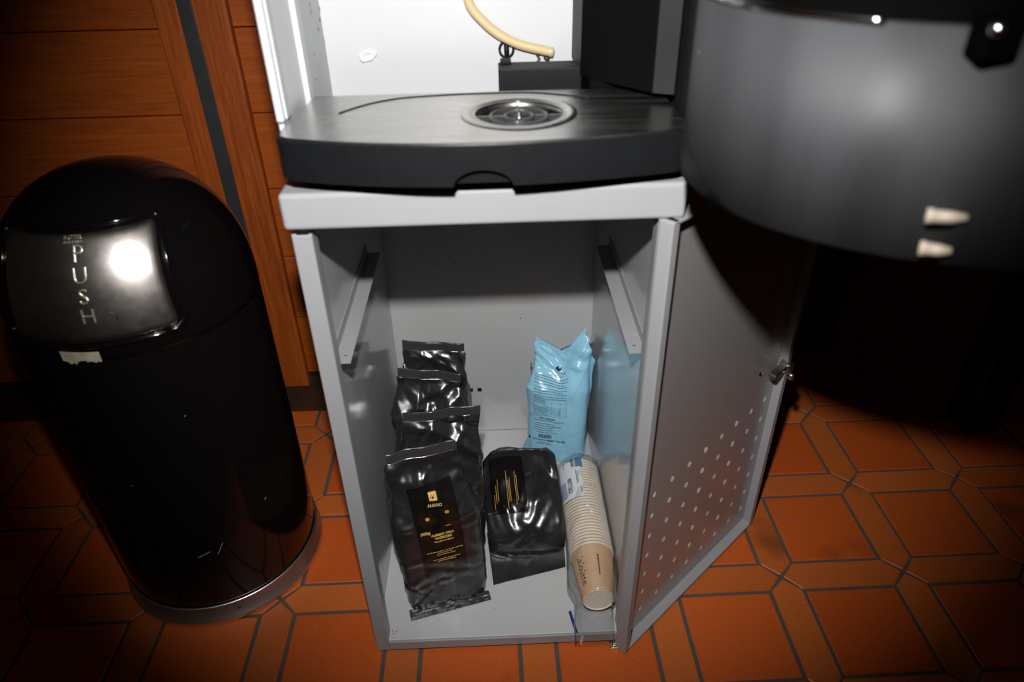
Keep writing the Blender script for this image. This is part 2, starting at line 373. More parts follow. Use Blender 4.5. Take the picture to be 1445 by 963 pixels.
# latch
bm = bmesh.new(); add_box(bm, DL - .05, DL - .006, -.021, -.008, .344, .352, .002); add_box(bm, DL - .014, DL + .001, -.024, -.006, .336, .354, .002)
lt = link('latch', bm_mesh(bm, 'latch'), door, M['bolt'])
lathe('latch_stud', [(0, .004), (.003, .0035), (.0045, .001), (.0045, -.006), (0, -.006)], M['bolt'], lt, 16).location = (DL - .008, -.026, .334)
lathe('rivet', [(0, .003), (.0025, .002), (.0035, 0)], M['chrome'], lt, 14)
door.children[-1]
for o in lt.children:
    if o.name.startswith('rivet'): o.location = (DL - .062, -.0014, .352); o.rotation_euler = (PI / 2, 0, 0)
bm = bmesh.new(); add_box(bm, .350, .3665, -.012, .010, .0005, .0032, .0008); add_box(bm, .354, .361, -.009, -.002, .003, .0085, .002)
link('hinge', bm_mesh(bm, 'hinge'), cb, M['bolt'])
# ------------------------------------------------------------------ coffee machine on the cabinet
mc = thing('coffee_machine', 'white coffee machine with its curved dark door swung open above the cabinet', 'coffee machine', (0, 0, .7325))
ZM = -.7325
class Off: pass
def mbox(name, *a, **k):
    o = box(name, *a, **k); o.location.z = ZM; o.parent = mc; return o
ZT = 1.22
mbox('base_plate', .01, .375, .06, .46, .7325, .7465, M['tray'])
mbox('side_panel', -.001, .004, .036, .46, .7465, ZT, M['white'])
# rolled front edge of the side panel, inner ledges
mbox('front_flange', -.0012, .006, .030, .037, .7865, ZT, M['white'], bev=.002)
mbox('flange_groove', .0035, .0062, .044, .056, .7865, ZT, M['greyst'])
mbox('inner_ledge', .0035, .0095, .1315, .15, .7465, ZT, M['white'])
mbox('inner_liner', .0035, .0075, .15, .252, .7465, ZT, M['greyst'])
mbox('side_panel', .3855, .392, .002, .46, .7465, ZT, M['boxside'])
mbox('back_panel', .004, .3855, .252, .256, .7465, ZT, M['white'])
mbox('rear_panel', .0, .3855, .456, .46, .7465, ZT, M['white'])
mbox('roof', -.001, .392, .036, .46, ZT, ZT + .012, M['white'])
# spots on liner
gs = []; r = random.Random(11)
for k in range(14):
    y, z, a, b = r.uniform(.16, .25), r.uniform(.79, .90), r.uniform(.001, .0028), r.uniform(.0015, .004)
    if k % 3 == 0: y = .2505
    v, f = disc_geo(y, z, a, b, 7); gs.append(([Vector((.0078, p.x, p.y)) for p in v], f))
o = link('worn_spots', mesh('worn_spots', *join_geo(gs)), mc, M['iron']); o.location.z = ZM
# sealed hole in the back panel
v = []; f = []; n = 22; pr = [(1, 0), (.96, .0022), (.75, .0034), (.55, .0018), (0.02, .0016)]
for s_, h in pr:
    for k in range(n):
        a = 2 * PI * k / n; rr = .0085 * (1 + .22 * math.sin(2 * a + .6) + .12 * math.sin(5 * a)); v.append((.0555 + rr * 1.15 * s_ * math.cos(a), .252 - h, .799 + rr * .85 * s_ * math.sin(a)))
for i in range(len(pr) - 1):
    for k in range(n): f.append((i * n + k, i * n + (k + 1) % n, (i + 1) * n + (k + 1) % n, (i + 1) * n + k))
o = link('sealed_hole', mesh('sealed_hole', v, f, True), mc, mat('sealant', (.6, .62, .63), .2)); o.location.z = ZM
# hose, clips
hp = [(0.1749, 0.2435, 0.9277), (0.1764, 0.2435, 0.8752), (0.1779, 0.2435, 0.8577), (0.1832, 0.2435, 0.8465), (0.1923, 0.2435, 0.8366), (0.2032, 0.2435, 0.8265), (0.2163, 0.2435, 0.8177), (0.2305, 0.2435, 0.8107), (0.2451, 0.2435, 0.8061), (0.2589, 0.2435, 0.8028), (0.2703, 0.2435, 0.8)]
def cat_rom(p, n=5):
    p = [Vector(q) for q in p]; out = []
    for i in range(len(p) - 1):
        a, b, c, d = p[max(i - 1, 0)], p[i], p[i + 1], p[min(i + 2, len(p) - 1)]
        for k in range(n):
            t = k / n; out.append(.5 * ((2 * b) + (c - a) * t + (2 * a - 5 * b + 4 * c - d) * t * t + (3 * b - 3 * c + d - a) * t ** 3))
    return out + [p[-1]]
o = tube('drain_hose', cat_rom(hp), .0053, M['hose'], mc, 14); o.location.z = ZM
o2 = lathe('hose_end', [(.0058, 0), (.0064, .002), (.0064, .007), (.0050, .008), (.0042, .002)], M['hose'], o, 18); o2.location = Vector(hp[-1]) - Vector((.0015, 0, -.0003)); o2.scale = (.85, .85, .85); o2.rotation_euler = (0, PI / 2 + .2, 0)
def ring_pts(c, rx, rz, n=20): return [(c[0] + rx * math.cos(2 * PI * k / n), c[1], c[2] + rz * math.sin(2 * PI * k / n)) for k in range(n + 1)]
g1 = tube_geo(ring_pts((0.22, 0.2488, 0.8028), .0082, .0089), .0015, 7); g2 = tube_geo([(0.2195, 0.2435, 0.8139), (0.2205, 0.2435, 0.7907)], .0030, 8); g3 = tube_geo([(0.2263, 0.2488, 0.8097), (0.23, 0.2498, 0.8044)], .0014, 6)
gj = join_geo([g1, g2, g3]); o = link('hose_clip', mesh('hose_clip', gj[0], gj[1], smooth=True), mc, M['tray']); o.location.z = ZM
g1 = tube_geo([(0.2557, 0.2488, 0.797), (0.2589, 0.2467, 0.7918), (0.2563, 0.2446, 0.7876), (0.2547, 0.2446, 0.7855)], .0016, 7); g2 = tube_geo([(0.2652, 0.2477, 0.7939), (0.2699, 0.2467, 0.7897)], .0026, 8)
gj = join_geo([g1, g2]); o = link('hose_clip', mesh('hose_clip', gj[0], gj[1], smooth=True), mc, M['iron']); o.location.z = ZM
mbox('hose_tray', .209, .300, .165, .20, .7465, .799, M['tray'], bev=.0012)
mbox('tray_tab', .2115, .2235, .19, .20, .799, .8035, M['tray'], bev=.0008)
# black brew unit housing at the right: plan from the photo's foot line
bp_ = [(.2975, .160), (.3045, .145), (.3600, .076), (.3795, .068), (.3795, .25), (.2975, .25)]
o = prism('brew_unit_housing', bp_, .7925, ZT - .01, M['box'], mc); o.location.z = ZM
o.data.materials.append(M['boxside'])
for pl in o.data.polygons:
    c = pl.center
    if c.y < .075 or c.x < .2995: pl.material_index = 1
mbox('housing_foot', .305, .3795, .132, .25, .7465, .7925, M['box'])
# swung-open door: solid shell with a curved dark face
crv = [(0.352, -0.0845), (0.3465, -0.1131), (0.3476, -0.1403), (0.3511, -0.1607), (0.3565, -0.1777), (0.3643, -0.1948), (0.3736, -0.2101), (0.3864, -0.2254), (0.4043, -0.2424), (0.4187, -0.2531), (0.4366, -0.2633), (0.4553, -0.2723), (0.474, -0.2794), (0.5064, -0.2901), (0.5405, -0.2995), (0.5787, -0.3071), (0.617, -0.3131), (0.6554, -0.3165)]
crv = [(p.x, p.y) for p in cat_rom([(x, y, 0) for x, y in crv], 3)]
back = [(0.6638, -0.2961), (0.5405, -0.2577), (0.4553, -0.2067), (0.4043, -0.1556), (0.398, -0.055)]
ZB, ZD = .780, .9094
md = bpy.data.objects.new('machine_door', None); col.objects.link(md); md.parent = mc; md.location = (0, 0, ZM)
o = prism('door_face', crv + back, ZB, ZD, M['mdoor'], md)
for pl in o.data.polygons: pl.use_smooth = len(pl.vertices) == 4
def inset(c, d):
    out = []
    for i, p in enumerate(c):
        a, b = c[max(i - 1, 0)], c[min(i + 1, len(c) - 1)]; t = Vector((b[0] - a[0], b[1] - a[1])).normalized(); out.append((p[0] - t.y * d, p[1] + t.x * d))
    return out
ic = [q for q in inset(crv, .009) if q[1] < -.064]
prism('door_core', ic + [(0.6511, -0.2961), (0.5405, -0.2535), (0.4553, -0.2024), (0.4043, -0.1513), (0.395, -0.062)], ZD, 1.20, M['mblack'], md)
tr = [(x, y, ZD + .0005) for x, y in crv[5:26]]
tube('top_trim', tr, [.0028] * len(tr), M['chrome'], md, 8)
box('catch_plate', 0.4417, 0.4621, -0.2807, -0.2645, 0.8949, 0.9162, M['mblack'], md, .003)
o = lathe('catch_screw', [(0, .004), (.003, .0035), (.0045, .001), (.0045, 0)], M['chrome'], md, 14); o.location = (0.4468, -0.2812, 0.9111); o.rotation_euler = (PI / 2, 0, -.4)
for (x, y, z, l) in ((0.4502, -0.2701, 0.8089, 0.0164), (0.4519, -0.2707, 0.7885, 0.0118)):
    o = tube('door_peg', [(0, 0, 0), (l * .55, -.006, .0012), (l, -.009, .002)], [.0042, .0038, .0022], M['peg'], md, 10); o.location = (x, y, z)
    o3 = lathe('peg_collar', [(0, .003), (.0040, .003), (.0048, .001), (.0048, -.002), (0, -.002)], M['peg'], o, 12); o3.rotation_euler = (0, PI / 2, -.4)
    o4 = tube('peg_shadow', [(-.001, -.001, -.0055), (l * .7, -.006, -.0045)], [.0022, .0012], M['mblack'], o, 8)  # shadow under the peg, modelled as a thin black piece
o = lathe('coffee_drop', [(0, .0008), (.0015, .0006), (.0022, 0)], M['gold'], md, 10); o.location = (0.347, -0.1215, 0.8711); o.rotation_euler = (0, -PI / 2, .05)
for hz in (.82, .885):
    box('hinge_arm', .393, .402, -.07, .075, hz, hz + .022, M['mblack'], md, .002)
# ------------------------------------------------------------------ drip tray
dt = thing('drip_tray', 'black plastic drip tray with brushed steel top and round grate', 'drip tray', (0, 0, .7465))
ZD0 = -.7465
fr = [(.005, .008), (.006, -.004), (.011, -.012), (.03, -.0195), (.06, -.028), (.10, -.036), (.145, -.0415), (.19, -.043), (.235, -.0415), (.28, -.037), (.32, -.031), (.352, -.025), (.372, -.019), (.378, -.009), (.379, .01)]
fr = [(p.x, p.y) for p in cat_rom([(x, y, 0) for x, y in fr], 3)]
tray_o = prism('tray_body', fr + [(.379, .13), (.012, .13)], .7467, .7835, M['tray'], None, .0022)
# arched finger recess
n = 20; arch = [(.1905 + .0282 * math.cos(PI * k / n), .7455 + .0185 * math.sin(PI * k / n)) for k in range(n + 1)]
v = [(x, -.06, z) for k, (x, z) in enumerate(arch)] + [(.1905 + (x - .1905) * .92, -.0335, .7455 + (z - .7455) * .80) for x, z in arch]
f = [tuple(range(n + 1)), tuple(range(n + 1, 2 * n + 2))] + [(k, k + 1, n + 2 + k, n + 1 + k) for k in range(n)] + [(n, 0, n + 1, 2 * n + 1)]
cut = link('cut', mesh('cut', v, f), None, M['tray']); apply_bool(tray_o, cut)
# steel top plate with round hole
fp = [(.192 + (x - .192) * .985, y + .0035) for x, y in fr]
pl = prism('steel_plate', fp + [(.376, .129), (.0145, .129)], .7836, .7852, M['steel'], None, .0004)
GC = Vector((.226, .047)); GR = .0425
cut = prism('cut', [(GC.x + GR * 1.0 * math.cos(2 * PI * k / 64), GC.y + GR * math.sin(2 * PI * k / 64)) for k in range(64)], .70, .80, M['steel']); apply_bool(pl, cut)
cut = prism('cut', [(GC.x + (GR + .001) * math.cos(2 * PI * k / 48), GC.y + (GR + .001) * math.sin(2 * PI * k / 48)) for k in range(48)], .757, .80, M['steel']); apply_bool(tray_o, cut)
for o in (tray_o, pl): o.parent = dt; o.location.z = ZD0
dish = lathe('grate_collar', [(GR + .0135, .0006), (GR + .010, .0019), (GR + .003, .0008), (GR - .001, -.0035), (GR - .001, -.012), (GR, -.012)], M['steel'], dt, 72); dish.location = (GC.x, GC.y, .7852 + ZD0)
gr = bpy.data.objects.new('round_grate', None); col.objects.link(gr); gr.parent = dt; gr.location = (GC.x, GC.y, .7818 + ZD0)
for rr, wd in ((.0275, .0016), (.0135, .0018)):
    lathe('grate_ring', [(rr - wd, -.004), (rr - wd, .0012), (rr + wd, .0012), (rr + wd, -.004)], M['grate'], gr, 48)
for k in range(4):
    o = box('grate_spoke', .0115, GR - .0012, -.0016, .0016, -.0045, .0008, M['grate'], gr); o.rotation_euler = (0, 0, k * PI / 2)
lathe('grate_hub', [(0, .006), (.0022, .0055), (.003, .003), (.0038, 0), (.0118, -.002), (.0118, -.005)], M['grate'], gr, 32)
for q in (-.009, .009):
    o = lathe('grate_nub', [(0, .004), (.0016, .0034), (.0022, 0)], M['chrome'], gr, 12); o.location = (0, q, 0)
ln = cat_rom([(.0515, .060, .7854), (.0560, .068, .7854), (.0757, .0915, .7854), (.095, .1050, .7854), (.1168, .1135, .7854), (.1681, .1200, .7854), (.2274, .1195, .7854), (.255, .114, .7854), (.2778, .1035, .7854), (.2985, .092, .7854)], 5)
o = tube('plate_groove', ln, .0009, M['tray'], dt, 6); o.location.z = ZD0
# ------------------------------------------------------------------ waste bin
BX, BY = -.286, .216
bn = thing('push_bin', 'tall black bullet-shaped waste bin with polished PUSH flap', 'waste bin', (BX, BY, 0))
BR, BZ, DC, DN = .1545, .505, .186, 2.25
lathe('body', [(0, .012), (.150, .012), (.1515, .03), (BR, .08), (BR, BZ - .004), (BR - .001, BZ - .0015)], M['binb'], bn, 128)
lathe('base_ring', [(.150, .0), (.1585, .0), (.1605, .004), (.160, .009), (.1565, .011), (.1565, .0365), (.1550, .0385), (.153, .038)], M['ringm'], bn, 128)
o = lathe('rivet', [(0, .0012), (.002, .0008), (.0028, 0)], M['iron'], bn, 12); a = math.radians(-66); o.location = (.1566 * math.cos(a), .1566 * math.sin(a), .022); o.rotation_euler = (PI / 2, 0, a + PI / 2)
def dome_r(z):  # radius at height above the seam
    t = min(1, max(0, z / DC)); return BR * (1 - t ** DN) ** (1 / DN)
pf = [(BR - .001, BZ - .001), (BR + .0012, BZ), (BR + .0012, BZ + .006)]
for k in range(1, 61):
    a = PI / 2 * k / 60; pf.append(((BR + .0012) * math.cos(a) ** (2 / DN) if k < 60 else 0, BZ + .004 + (DC - .004) * math.sin(a) ** (2 / DN)))
lathe('dome_lid', pf, M['binb'], bn, 128)
FA = math.radians(-86)
FW = Vector((math.cos(FA), math.sin(FA), 0)); FR = Vector((-math.sin(FA), math.cos(FA), 0))
def dome_pt(l, z, off):
    r_ = dome_r(z) + .001; d = math.sqrt(max(1e-6, r_ * r_ - l * l))
    p = FR * l + FW * d; 
    e = .002; r2 = dome_r(z + e); dz = (dome_r(z) - r2) / e
    nn = Vector((p.x / r_, p.y / r_, dz)).normalized()
    return Vector((p.x, p.y, BZ + z)) + nn * off
def rr_outline(w0, z0_, z1_, rc, n=10, taper=.885):
    pts = []
    for cx, cz, a0 in ((w0 - rc, z0_ + rc, -PI / 2), (w0 * taper - rc, z1_ - rc, 0), (-(w0 * taper - rc), z1_ - rc, PI / 2), (-(w0 - rc), z0_ + rc, PI)):
        for k in range(n + 1):
            a = a0 + PI / 2 * k / n; pts.append((cx + rc * math.cos(a), cz + rc * math.sin(a)))
    return pts
FZ0, FZ1, FWD = .024, .1450, .096
nx, nz = 44, 34; v, f = [], []
for j in range(nz + 1):
    z = FZ0 + (FZ1 - FZ0) * j / nz; wz = FWD * (1 - .12 * j / nz)
    e = min(z - FZ0, FZ1 - z); wz -= max(0, .012 - e) ** 2 / .024
    for i in range(nx + 1):
        l = -wz + 2 * wz * i / nx; l = max(-.138, min(.138, l)); ed = min(e / .006, (wz - abs(l)) / .006, 1)
        v.append(dome_pt(l, z, -.002 + .0045 * math.sqrt(max(0, ed))))
for j in range(nz):
    for i in range(nx): q = j * (nx + 1) + i; f.append((q, q + 1, q + nx + 2, q + nx + 1))
flap = link('push_flap', mesh('push_flap', v, f, True), bn, M['flap'])
out = rr_outline(FWD + .003, FZ0 - .003, FZ1 + .003, .016)
rim_pts = []
for i, (l, z) in enumerate(out):
    l2, z2 = out[(i + 1) % len(out)]; m_ = max(1, int(math.hypot(l2 - l, z2 - z) / .006))
    for k in range(m_): rim_pts.append(dome_pt(l + (l2 - l) * k / m_, z + (z2 - z) * k / m_, .0012))
rim_pts.append(rim_pts[0])
tube('flap_frame', rim_pts, .0032, M['binb'], bn, 8)
gs = []
for ch, z in (('P', .1175), ('U', .0960), ('S', .0740), ('H', .0520)):
    gs.append(shift(text_geo(ch, .0240, extrude=.0006, bevel=.0004, bold=-.0006), .008, z + .006))
mapped('push_lettering', join_geo(gs), lambda p: dome_pt(p.x, p.y, .0030 + p.z), M['letter'], flap)
g = join_geo([shift(text_geo('RUTTEB', .0052, extrude=.0002), .0035, .1390), bars_geo(-.006, .0135, .1350, .0022, random.Random(9))])
mapped('maker_mark', g, lambda p: dome_pt(p.x, p.y, .0027 + p.z), M['letter'], flap)
g = tube_geo([(0.030, .060, 0), (.035, .0575, 0), (.037, .0535, 0), (.0355, .0505, 0)], .0007, 6)
mapped('dent', (g[0], g[1]), lambda p: dome_pt(p.x, p.y, .0026 + p.z), M['chrome'], flap)
# torn remnant of a sticker below the flap
tv = []; xs = [-.040 + .046 * k / 23 for k in range(24)]; r = random.Random(5)
bot = [-.0105 - (.003 * r.random() + (.004 if 3 < k < 9 else 0) + (.002 if k > 14 else 0)) for k in range(24)]
v, f = [], []
for k, x in enumerate(xs):
    for z in (.0045 - .0012 * (k / 23), bot[k] * .9 + .002):
        d = math.sqrt((BR + .0022) ** 2 - x * x); p = FR * x + FW * d; v.append((p.x, p.y, BZ + .0105 + z))
for k in range(23): f.append((2 * k, 2 * k + 2, 2 * k + 3, 2 * k + 1))
link('sticker_remnant', mesh('sticker_remnant', v, f), bn, M['tape'])
# fine scratches on the body
gs = []
for (a0, z0_, a1, z1_) in ((-77, .150, -70, .156), (-67, .146, -63, .165), (-35, .2, -34, .203), (-95, .30, -94.5, .302), (-60, .40, -59.5, .402)):
    pts = []
    for k in range(5):
        a = math.radians(a0 + (a1 - a0) * k / 4); pts.append(((BR + .0001) * math.cos(a), (BR + .0001) * math.sin(a), z0_ + (z1_ - z0_) * k / 4))
    gs.append(tube_geo(pts, .0003, 5))
link('scratches', mesh('scratches', *join_geo(gs)), bn, M['greyst'])
# ------------------------------------------------------------------ film bags
def _h(i, j, k):
    x = math.sin(i * 127.1 + j * 311.7 + k * 74.7) * 43758.5453
    return 2 * (x - math.floor(x)) - 1
def pl_noise(u, v, k):
    i, j = math.floor(u), math.floor(v); a, b = u - i, v - j
    if a + b < 1: return _h(i, j, k) * (1 - a - b) + _h(i + 1, j, k) * a + _h(i, j + 1, k) * b
    return _h(i + 1, j + 1, k) * (a + b - 1) + _h(i + 1, j, k) * (1 - b) + _h(i, j + 1, k) * (1 - a)
class Bag:
    """gusseted film bag standing on its base; local x across, -y front, z up"""
    def __init__(s, W, D, H, seed, folds=34, seal=.016, skew=0, top_w=.9, lean=0, amp=1.0, topfn=None, n=5.0):
        s.W, s.D, s.H, s.seal, s.skew, s.top_w, s.lean, s.n = W / 2, D / 2, H, seal, skew, top_w, lean, n
        s.sd = seed * .37; s.amp = amp
        s.topfn = topfn or (lambda x: 0.0)
        r = random.Random(seed); s.f = []
        for k in range(folds):
            c = Vector((r.uniform(-s.W, s.W), r.choice((-1, 1, -1)) * s.D, H * (r.uniform(.62, .95) if k < folds * .55 else r.uniform(.05, .62))))
            a = r.uniform(0, PI); m = Vector((math.cos(a), r.uniform(-.2, .2), math.sin(a)))
            upper = c.z > H * .6
            s.f.append((c, m, r.uniform(.005, .011), r.uniform(.0018, .0042) * amp * (1 if upper else .6) * r.choice((1, 1, -1)), r.uniform(.022, .06)))
    flat = None
    def mask(s, p):
        if not s.flat or p.y > 0: return 1
        x0, x1, z0, z1 = s.flat; e = max(x0 - p.x, p.x - x1, z0 - p.z, p.z - z1); return .35 + .65 * min(1, max(0, e / .02))
    def crease(s, p):
        d = 0
        for c, m, w_, a, rad in s.f:
            q = p - c; l2 = q.length_squared
            if l2 > rad * rad * 5: continue
            t = abs(q.dot(m)) / w_
            if t < 1: d += a * (1 - t) * math.exp(-l2 / (rad * rad))
        d *= s.mask(p)
        v = p.z / s.H; up = min(1, max(0, (v - .45) / .3)); sk = s.sd
        a = p.x + 1.3 * p.y; wx = .30 * pl_noise(a / .07 + sk, p.z / .07, 3); wz = .30 * pl_noise(a / .07, p.z / .07 + sk, 5)
        big = pl_noise(a / .046 + .35 * p.z / .046 + sk + wx, p.z / .052 + wz + .2 * a / .05, 1)
        small = pl_noise(a / .020 - .5 * p.z / .02 + sk + wx, p.z / .024 + .4 * a / .024 + wz, 2)
        fade = min(1, (s.H - s.seal - p.z) / .012 + .15) if p.z < s.H - s.seal else .15
        return (d + s.amp * fade * s.mask(p) * (big * (.0032 + .0060 * up) + small * (.0006 + .0022 * up))) * .9
    def wd(s, z):
        v = z / s.H; vs_ = 1 - s.seal / s.H
        t = min(1, max(0, (v - .60) / (vs_ - .60)))
        d = s.D * (1 - t * t * (3 - 2 * t) * 1.0) + .0012
        w_ = s.W * (1 + .03 * math.sin(PI * min(1, v * 1.2))) * (1 - (1 - s.top_w) * t)
        b = min(1, max(0, v / .06)); k = .95 + .05 * math.sqrt(b); return w_ * k, d * (.93 + .07 * math.sqrt(b))
    def warp(s, p):
        v = p.z / s.H
        return Vector((p.x + s.skew * v * v, p.y + s.lean * v * v + .006 * max(0, v - .7) / .3 * noise.noise(Vector((p.x * 26, s.sd, 0))), p.z + s.topfn(p.x) * max(0, (v - .45) / .55) ** 1.5))
    def pt(s, x, z, off=0):  # point on the front
        w_, d = s.wd(z); t = min(.999, abs(x) / w_); y = -d * (1 - t ** s.n) ** (1 / s.n)
        p = Vector((x, y, z)); return s.warp(p + Vector((0, -1, 0)) * (s.crease(p) + off))
    def mesh(s, na=190, nz=140):
        v, f = [], []; zs = []
        vs_ = s.H - s.seal
        for j in range(nz + 1): zs.append(vs_ * j / nz)
        for j in range(1, 15): zs.append(vs_ + s.seal * j / 14)
        for j, z in enumerate(zs):
            w_, d = s.wd(z); se = z > vs_
            for k in range(na):
                a = 2 * PI * k / na; c, s_ = math.cos(a), math.sin(a)
                e = s.n if not se else 2.2
                rad = (abs(c) ** e + abs(s_) ** e) ** (-1 / e)
                x, y = w_ * c * rad, d * s_ * rad
                nn = Vector((c * abs(c) ** (e - 2) / w_ if abs(c) > 1e-6 else 0, s_ * abs(s_) ** (e - 2) / d if abs(s_) > 1e-6 else 0, 0)).normalized()
                p = Vector((x, y, z))
                if se: p.y += .0007 * math.sin((z - vs_) / s.seal * 5 * 2 * PI) + .0016 * noise.noise(Vector((x * 60, 3.1, s.W)))
                else: p += Vector((nn.x, nn.y, 0)) * s.crease(Vector((x, y, z)))
                v.append(s.warp(p))
        R = len(zs)
        for j in range(R - 1):
            for k in range(na): f.append((j * na + k, j * na + (k + 1) % na, (j + 1) * na + (k + 1) % na, (j + 1) * na + k))
        f.append(tuple(range(na))); f.append(tuple(range((R - 1) * na, R * na)))
        # seal faces at top
        return v, f, (nz * na)
    def build(s, parent, m, ms):
        v, f, i0 = s.mesh()
        me = mesh('pouch', v, [q for q in f if min(q) < i0 and len(q) == 4 or len(q) > 4 and q[0] == 0], True); me.materials.append(m)
        o = link('pouch', me, parent)
        g = [q for q in f if not (min(q) < i0 and len(q) == 4 or len(q) > 4 and q[0] == 0)]
        ids = sorted({i for q in g for i in q}); mp = {i: k for k, i in enumerate(ids)}
        sm = mesh('top_seal', [v[i] for i in ids], [tuple(mp[i] for i in q) for q in g], True); sm.materials.append(ms)
        return o, link('top_seal', sm, parent)
ZF = .0243
# front bag with the label
bA = Bag(.124, .066, .292, 21, folds=60, skew=-.012, top_w=.80, lean=.010); bA.flat = (-.028, .030, .075, .228)
A = thing('coffee_bag', 'black coffee bag with gold 500g label standing in front of the row', 'coffee bag', (.1000, .0935, ZF), math.radians(15), 'black coffee bags in the cabinet')
pouch, _ = bA.build(A, M['film'], M['seal'])
def onA(p): return bA.pt(p.x, p.y, .0016 + p.z)
lab = mapped('label', rect_geo(-.031, .034, .070, .238, 26, 60), lambda p: bA.pt(p.x - .012 * max(0, (p.y - .07) / .17) * .2, p.y, .0006), M['label'], A, True)
r = random.Random(2); gs = []
for cx, cz, rx, rz in ((-.0150, .1870, .0120, .0150), (.0185, .1900, .0115, .0170)):
    v, f = [Vector((cx, cz, 0))], []
    for q in range(1, 8):
        for k in range(28):
            a = 2 * PI * k / 28; e = q / 7 * (1 + (.28 * _h(k, 3, 1) + .12 * math.sin(3 * a)) * (q / 7) ** 2); v.append(Vector((cx + rx * e * math.cos(a), cz + rz * e * math.sin(a), 0)))
    for k in range(28): f.append((0, 1 + k, 1 + (k + 1) % 28))
    for q in range(6):
        for k in range(28): f.append((1 + q * 28 + k, 1 + (q + 1) * 28 + k, 1 + (q + 1) * 28 + (k + 1) % 28, 1 + q * 28 + (k + 1) % 28))
    gs.append((v, f))
for g in gs: mapped('face_print', g, lambda p: bA.pt(p.x, p.y, .0010), M['fur'], lab)
mapped('eye_print', disc_geo(-.0135, .1920, .0032, .0026), onA, M['amber'], lab); mapped('eye_print', disc_geo(.0155, .1985, .0032, .0028), onA, M['amber'], lab); mapped('nose_print', disc_geo(.0135, .1760, .0040, .0011), onA, M['amber'], lab)
sqr = rr_outline(.0056, -.0056, .0056, .0014, 4, 1.0)
mapped('logo_square', rect_geo(-.0051, .0061, .2170, .2280, 6, 6), onA, M['gold'], lab)
gs = [shift(text_geo('ALESSIO', .0056, bold=.00012), .0008, .2105), shift(text_geo('500g', .0072, bold=.00035), -.0205, .1690), shift(text_geo('ALESSIO ORO', .0054, bold=.0004), .0035, .1615),
      shift(text_geo('WÜRZIG', .0062, bold=.0004), .0040, .1545), bars_geo(-.010, .018, .1478, .0022, r)]
for x0, x1, z in ((-.024, .030, .1275), (-.008, .014, .1238), (-.009, .018, .1200), (-.016, .024, .1110), (-.010, .018, .1075)): gs.append(bars_geo(x0, x1, z, .0013, r))
for g in gs: mapped('gold_lettering', g, onA, M['gold'], lab)
g = tube_geo([(-.003, .2205, 0), (-.001, .2245, 0), (.001, .221, 0), (.003, .2248, 0)], .0004, 5)
mapped('logo_mark', join_geo([g, disc_geo(.0005, .2212, .0016, .0012, 10)]), lambda p: bA.pt(p.x, p.y, .0019), M['label'], lab)
# crimped bottom seal lying forward on the cabinet floor
v, f = [], []; n = 40
for j in range(9):
    for i in range(n + 1):
        x = -.0635 + .127 * i / n; y = -.0285 - .0175 * j / 8
        v.append((x, y, max(.0005, .0020 + .0022 * (1 - j / 8) + 0.0012 * math.sin(j * 2.4) + .0022 * noise.noise(Vector((x * 90, j * .5, 4))))))
for j in range(8):
    for i in range(n): q = j * (n + 1) + i; f.append((q, q + 1, q + n + 2, q + n + 1))
link('bottom_seal', mesh('bottom_seal', v, f, True), A, M['seal'])
# the three bags behind
for (W, D, H, seed, x, y, rz, skew, lean, tw, lb) in (
        (.122, .062, .288, 33, .1030, .1830, 8, .008, .004, .95, 'second black coffee bag of the row, directly behind the labelled one'),
        (.120, .064, .292, 48, .0810, .2700, -4, .004, .012, .84, 'third black coffee bag of the row, creased across its upper half'),
        (.116, .064, .284, 57, .0830, .3560, -3, .002, .020, .92, 'rearmost black coffee bag of the row, nearest the cabinet back panel')):
    bg = Bag(W, D, H, seed, folds=60, skew=skew, lean=lean, top_w=tw, amp=1.15, topfn=(lambda x: -.10 * x) if seed == 48 else ((lambda x: -.06 * x) if seed == 57 else None))
    t = thing('coffee_bag', lb, 'coffee bag', (x, y, ZF), math.radians(rz), 'black coffee bags in the cabinet')
    bg.build(t, M['film'], M['seal'])
# reclining bag beside them: lofted from its side profile
Bt = thing('coffee_bag', 'crumpled black coffee bag reclining beside the row, gold lines of print on top', 'coffee bag', (.2350, .125, ZF), math.radians(4), 'black coffee bags in the cabinet')
prof = [(.022, .002), (.010, .018), (.006, .036), (.010, .056), (.022, .074), (.045, .090), (.075, .104), (.110, .118), (.140, .128), (.152, .122), (.156, .100), (.154, .06), (.150, .02), (.144, .002)]
prof = [(p.x, p.y) for p in cat_rom([(a, b, 0) for a, b in prof], 5)]
fb = Bag(.124, .08, .16, 77, folds=46, amp=1.25)
def onB(x, t):  # t: index along profile (float)
    i = min(len(prof) - 2, max(0, int(t))); q = t - i
    y = prof[i][0] * (1 - q) + prof[i + 1][0] * q; z = prof[i][1] * (1 - q) + prof[i + 1][1] * q
    ty, tz = prof[i + 1][0] - prof[i][0], prof[i + 1][1] - prof[i][1]; l = math.hypot(ty, tz) or 1
    ny, nz = -tz / l, ty / l
    e = abs(x) / .062; sh = 1 - .20 * e ** 5; yc, zc = .085, .045
    y2, z2 = yc + (y - yc) * sh, zc + (z - zc) * (1 - .14 * e ** 4)
    p = Vector((x * 1.0, y2, z2)); c = fb.crease(Vector((x, -.04 if y < .1 else .04, z * 1.1))) + .003 * noise.noise(Vector((x * 35, y * 35, z * 35)))
    p.z = max(.0005, p.z + nz * c) ; p.y += ny * c + .06 * x * (z2 / .13 if y2 > .09 else 0) * -1
    return p, Vector((0, ny, nz))
nu = 46; v, f = [], []; npf = len(prof)
for i in range(nu + 1):
    x = -.062 + .124 * i / nu
    for k in range(npf): v.append(onB(x, k)[0])
